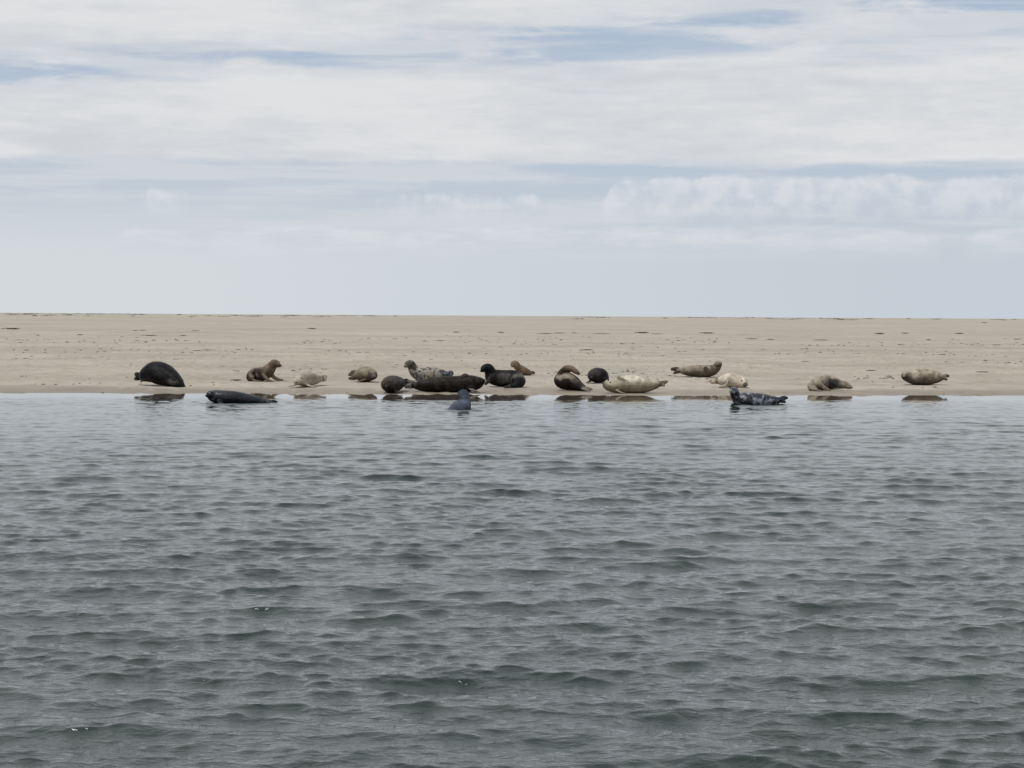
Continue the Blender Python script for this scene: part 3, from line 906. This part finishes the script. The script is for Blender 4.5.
WM = [weed_mesh(1, 7, .9, .36), weed_mesh(2, 10, 1.3, .22), weed_mesh(3, 6, 1.1, .30), weed_mesh(4, 12, 1.5, .16)]
COMMON = 'small dark scrap of dried seaweed lying on the open sand'
COMMON_FAR = 'tiny dark clump of weed on the far crest of the sandbank'
scraps = [
    # px, py, width px, variant, label
    (35, 313.4, 6, 0, 'largest black clump on the skyline at the far left'), (179, 315.0, 4, 2, COMMON_FAR), (133, 316.2, 3, 1, COMMON_FAR), (142, 314.8, 3, 0, COMMON_FAR),
    (821, 318.4, 4, 0, COMMON_FAR), (908, 319.0, 4, 2, COMMON_FAR), (937, 319.2, 8, 3, 'widest dark weed streak on the skyline at the right'), (984, 323, 4, 1, COMMON_FAR), (395, 316.2, 3, 1, COMMON_FAR), (665, 318.4, 4, 2, COMMON_FAR), (70, 315, 5, 3, COMMON_FAR), (1004, 320.2, 4, 1, COMMON_FAR), (870, 319, 7, 3, COMMON_FAR),
    (546, 333.6, 11, 3, 'long flat streak of seaweed left of the roundest weed clump'), (559, 333.2, 9, 1, COMMON), (574.5, 333.2, 5, 0, 'round dark weed clump mid-sand, upslope of the curled charcoal seal'),
    (602, 334, 12, 3, 'flat dark weed mat mid-sand, right of the round weed clump'), (643, 333.2, 10, 3, COMMON), (657, 334.2, 10, 1, 'thick dark weed streak mid-sand, upslope of the cream seal tail'), (588, 350, 9, 3, COMMON),
    (537, 357.6, 8, 1, 'lone weed scrap on the sand just above the small tan seal'), (395, 333, 5, 0, COMMON), (456, 332.5, 5, 1, COMMON), (501, 332.6, 5, 3, COMMON), (12, 329.2, 12, 3, 'pale-edged weed strip on the sand at the far left'), (38, 335.4, 4, 0, COMMON), (80, 335, 5, 2, COMMON),
    (135, 331, 5, 2, COMMON), (143, 330.6, 6, 1, COMMON), (150, 335.6, 10, 3, COMMON), (183, 335.8, 5, 2, COMMON), (195, 331, 6, 1, COMMON), (708, 333.6, 10, 3, COMMON), (738, 334.6, 9, 1, COMMON),
    (753, 339, 9, 3, COMMON), (771, 339.8, 9, 0, 'thickest dark weed clump on the right half of the sand'), (822, 340.2, 10, 3, COMMON), (739.6, 357.2, 7, 1, 'weed scrap above and right of the raised-head seal'), (741, 363.8, 9, 3, 'thin weed strip just right of the raised-head grey-tan seal'), (768, 366.8, 9, 1, 'weed strip on the sand above the marbled water seal tail'),
    (929, 340, 6, 0, COMMON), (1017, 339.4, 7, 2, COMMON), (984, 372.4, 10, 3, 'weed strip on the sand right of the plump tan seal'), (236, 371.6, 6, 1, 'weed scrap just left of the sitting brown seal'), (236.5, 380.4, 7, 3, COMMON), (262, 387, 3, 0, COMMON),
    (103, 392.6, 3, 0, 'dark pebble-like scrap at the water edge near the left'), (866, 391.6, 4, 2, 'dark scrap at the water edge right of the wet-flanked seal'), (944, 394.2, 3, 0, 'tiny dark scrap at the water edge at the far right'), (347, 393, 3, 2, COMMON), (405, 357.4, 6, 3, 'weed strip above the blotched seal head'),
    (210, 350.4, 9, 3, COMMON), (197, 351, 6, 1, COMMON), (205, 356.4, 8, 3, COMMON), (805, 362, 6, 1, COMMON), (872, 371, 7, 3, COMMON), (862, 361, 6, 3, COMMON), (312, 329, 6, 3, COMMON), (440, 341, 6, 1, COMMON), (880, 334, 7, 3, COMMON), (905, 333.6, 5, 1, COMMON), (960, 333.8, 6, 3, COMMON),
]
LANDMARKS = [(160, 'the large black seal'), (265, 'the sitting brown seal'), (307, 'the pale beige seal'), (363, 'the olive-tan seal'), (427, 'the blotched grey seal'),
             (460, 'the swimming seal'), (503, 'the curled black seal'), (570, 'the twisting seal'), (635, 'the large cream seal'), (697, 'the grey-tan seal'), (757, 'the marbled water seal'),
             (830, 'the wet-flanked seal'), (925, 'the plump tan seal')]


def scrap_key(px, py, lab):
    """which landmark a plain scrap lies above, and how high on the sand"""
    if px < 105:
        mark = 'the empty left end'
    elif px > 975:
        mark = 'the empty right end'
    else:
        mark = min(LANDMARKS, key=lambda m: abs(m[0] - px))[1]
    if lab is COMMON_FAR:
        return 'tiny weed clump on far crest above ' + mark
    row = 'upper' if py < 345 else ('middle' if py < 368 else 'lower')
    return 'dark weed scrap on %s sand above %s' % (row, mark)


plain = {}
for i, (px, py, wpx, var, lab) in enumerate(scraps):
    if lab in (COMMON, COMMON_FAR):
        plain.setdefault(scrap_key(px, py, lab), []).append((px, i))
for key, members in plain.items():
    members.sort()
    n_ = len(members)
    order = {1: [''], 2: [', the left one', ', the right one'], 3: [', leftmost', ', middle one', ', rightmost']}.get(
        n_, [', leftmost'] + [', %s from left' % w for w in ('second', 'third', 'fourth', 'fifth', 'sixth')[:n_ - 2]] + [', rightmost'])
    for (px, i), tail in zip(members, order):
        scraps[i] = scraps[i][:4] + (key + tail,)
for i, (px, py, wpx, var, lab) in enumerate(scraps):
    y = ground_hit(px, py)
    if y is None or y > 330:
        y = 200.0
    p = at_depth(px, py, y)
    o = bpy.data.objects.new('seaweed_scrap', WM[var])
    C.objects.link(o)
    o.location = (p.x, p.y, float(sand_base(p.x, p.y)) - 0.004)
    s = wpx * y / F / 1.25
    o.scale = (s, min(s * 1.2, 0.5), min(s, 0.16 if y < 110 else 0.35))
    o.rotation_euler = (0, 0, random.uniform(-.25, .25))
    o['label'] = lab
    o['category'] = 'seaweed'
    o['group'] = 'seaweed scraps on the sand'


# countless specks of shell and weed along the tide lines: one mass
def build_litter():
    bm = bmesh.new()
    r = random.Random(42)
    for k in range(4200):
        if k % 5 < 3:
            line = r.choice((8, 11, 17, 24, 36))
            d = abs(r.gauss(line, 0.5 + line * 0.05))
        else:
            d = 3.0 + 48 * r.random() ** 1.5
        x = r.uniform(-1, 1) * (16 + 0.34 * d)
        if float(fbm(np.array(x * 0.35), np.array(d * 0.22), 3, 55)) < 0.50:
            continue
        y = float(shore_y(x)) + d
        z = float(sand_base(x, y)) + 0.004
        a, b, c = r.uniform(.02, .095) * (1 + d * .02), r.uniform(.015, .06), r.uniform(.006, .03)
        rot = r.uniform(-.6, .6)
        ring = []
        for q in range(6):
            an = q * math.pi / 3
            e = r.uniform(.7, 1.2)
            ux, uy = math.cos(an) * a * e, math.sin(an) * b * e
            ring.append(bm.verts.new((x + ux * math.cos(rot) - uy * math.sin(rot), y + ux * math.sin(rot) + uy * math.cos(rot), z - 0.01)))
        top = bm.verts.new((x, y, z + c))
        for q in range(6):
            bm.faces.new((ring[q], ring[(q + 1) % 6], top))
    # the drift line along the far crest
    for k in range(420):
        d = r.uniform(150, 300)
        x = r.uniform(-1, 1) * (16 + 0.34 * d)
        if float(fbm(np.array(x * 0.06), np.array(d * 0.01), 3, 57)) < 0.47:
            continue
        y = float(shore_y(x)) + d
        z = float(sand_base(x, y))
        a, b, c = r.uniform(.25, 1.6), r.uniform(.1, .4), r.uniform(.03, .11)
        ring = [bm.verts.new((x + math.cos(q * math.pi / 4) * a * r.uniform(.7, 1.2), y + math.sin(q * math.pi / 4) * b, z - 0.02)) for q in range(8)]
        top = [bm.verts.new((x + math.cos(q * math.pi / 2) * a * .5, y, z + c * r.uniform(.5, 1.1))) for q in (0, 1, 2)]
        for q in range(8):
            bm.faces.new((ring[q], ring[(q + 1) % 8], top[0 if q in (0, 7) else (2 if q in (3, 4) else 1)]))
    me = bpy.data.meshes.new('shore_litter')
    bm.to_mesh(me)
    bm.free()
    m, g, b = material('shell_and_weed_grit')
    geo = m.node_tree.nodes.new('ShaderNodeNewGeometry')
    k = g.noise(geo.outputs['Position'], 2.5, 2, 0.5)
    g.put(b.inputs['Base Color'], g.mix(g.smooth(k, .4, .6), (0.035, 0.029, 0.022, 1), (0.14, 0.115, 0.09, 1)))
    b.inputs['Roughness'].default_value = 0.8
    me.materials.append(m)
    o = bpy.data.objects.new('shore_litter', me)
    C.objects.link(o)
    o['kind'] = 'stuff'
    o['label'] = 'fine specks of shell and weed strewn over the sand'
    o['category'] = 'litter'


build_litter()
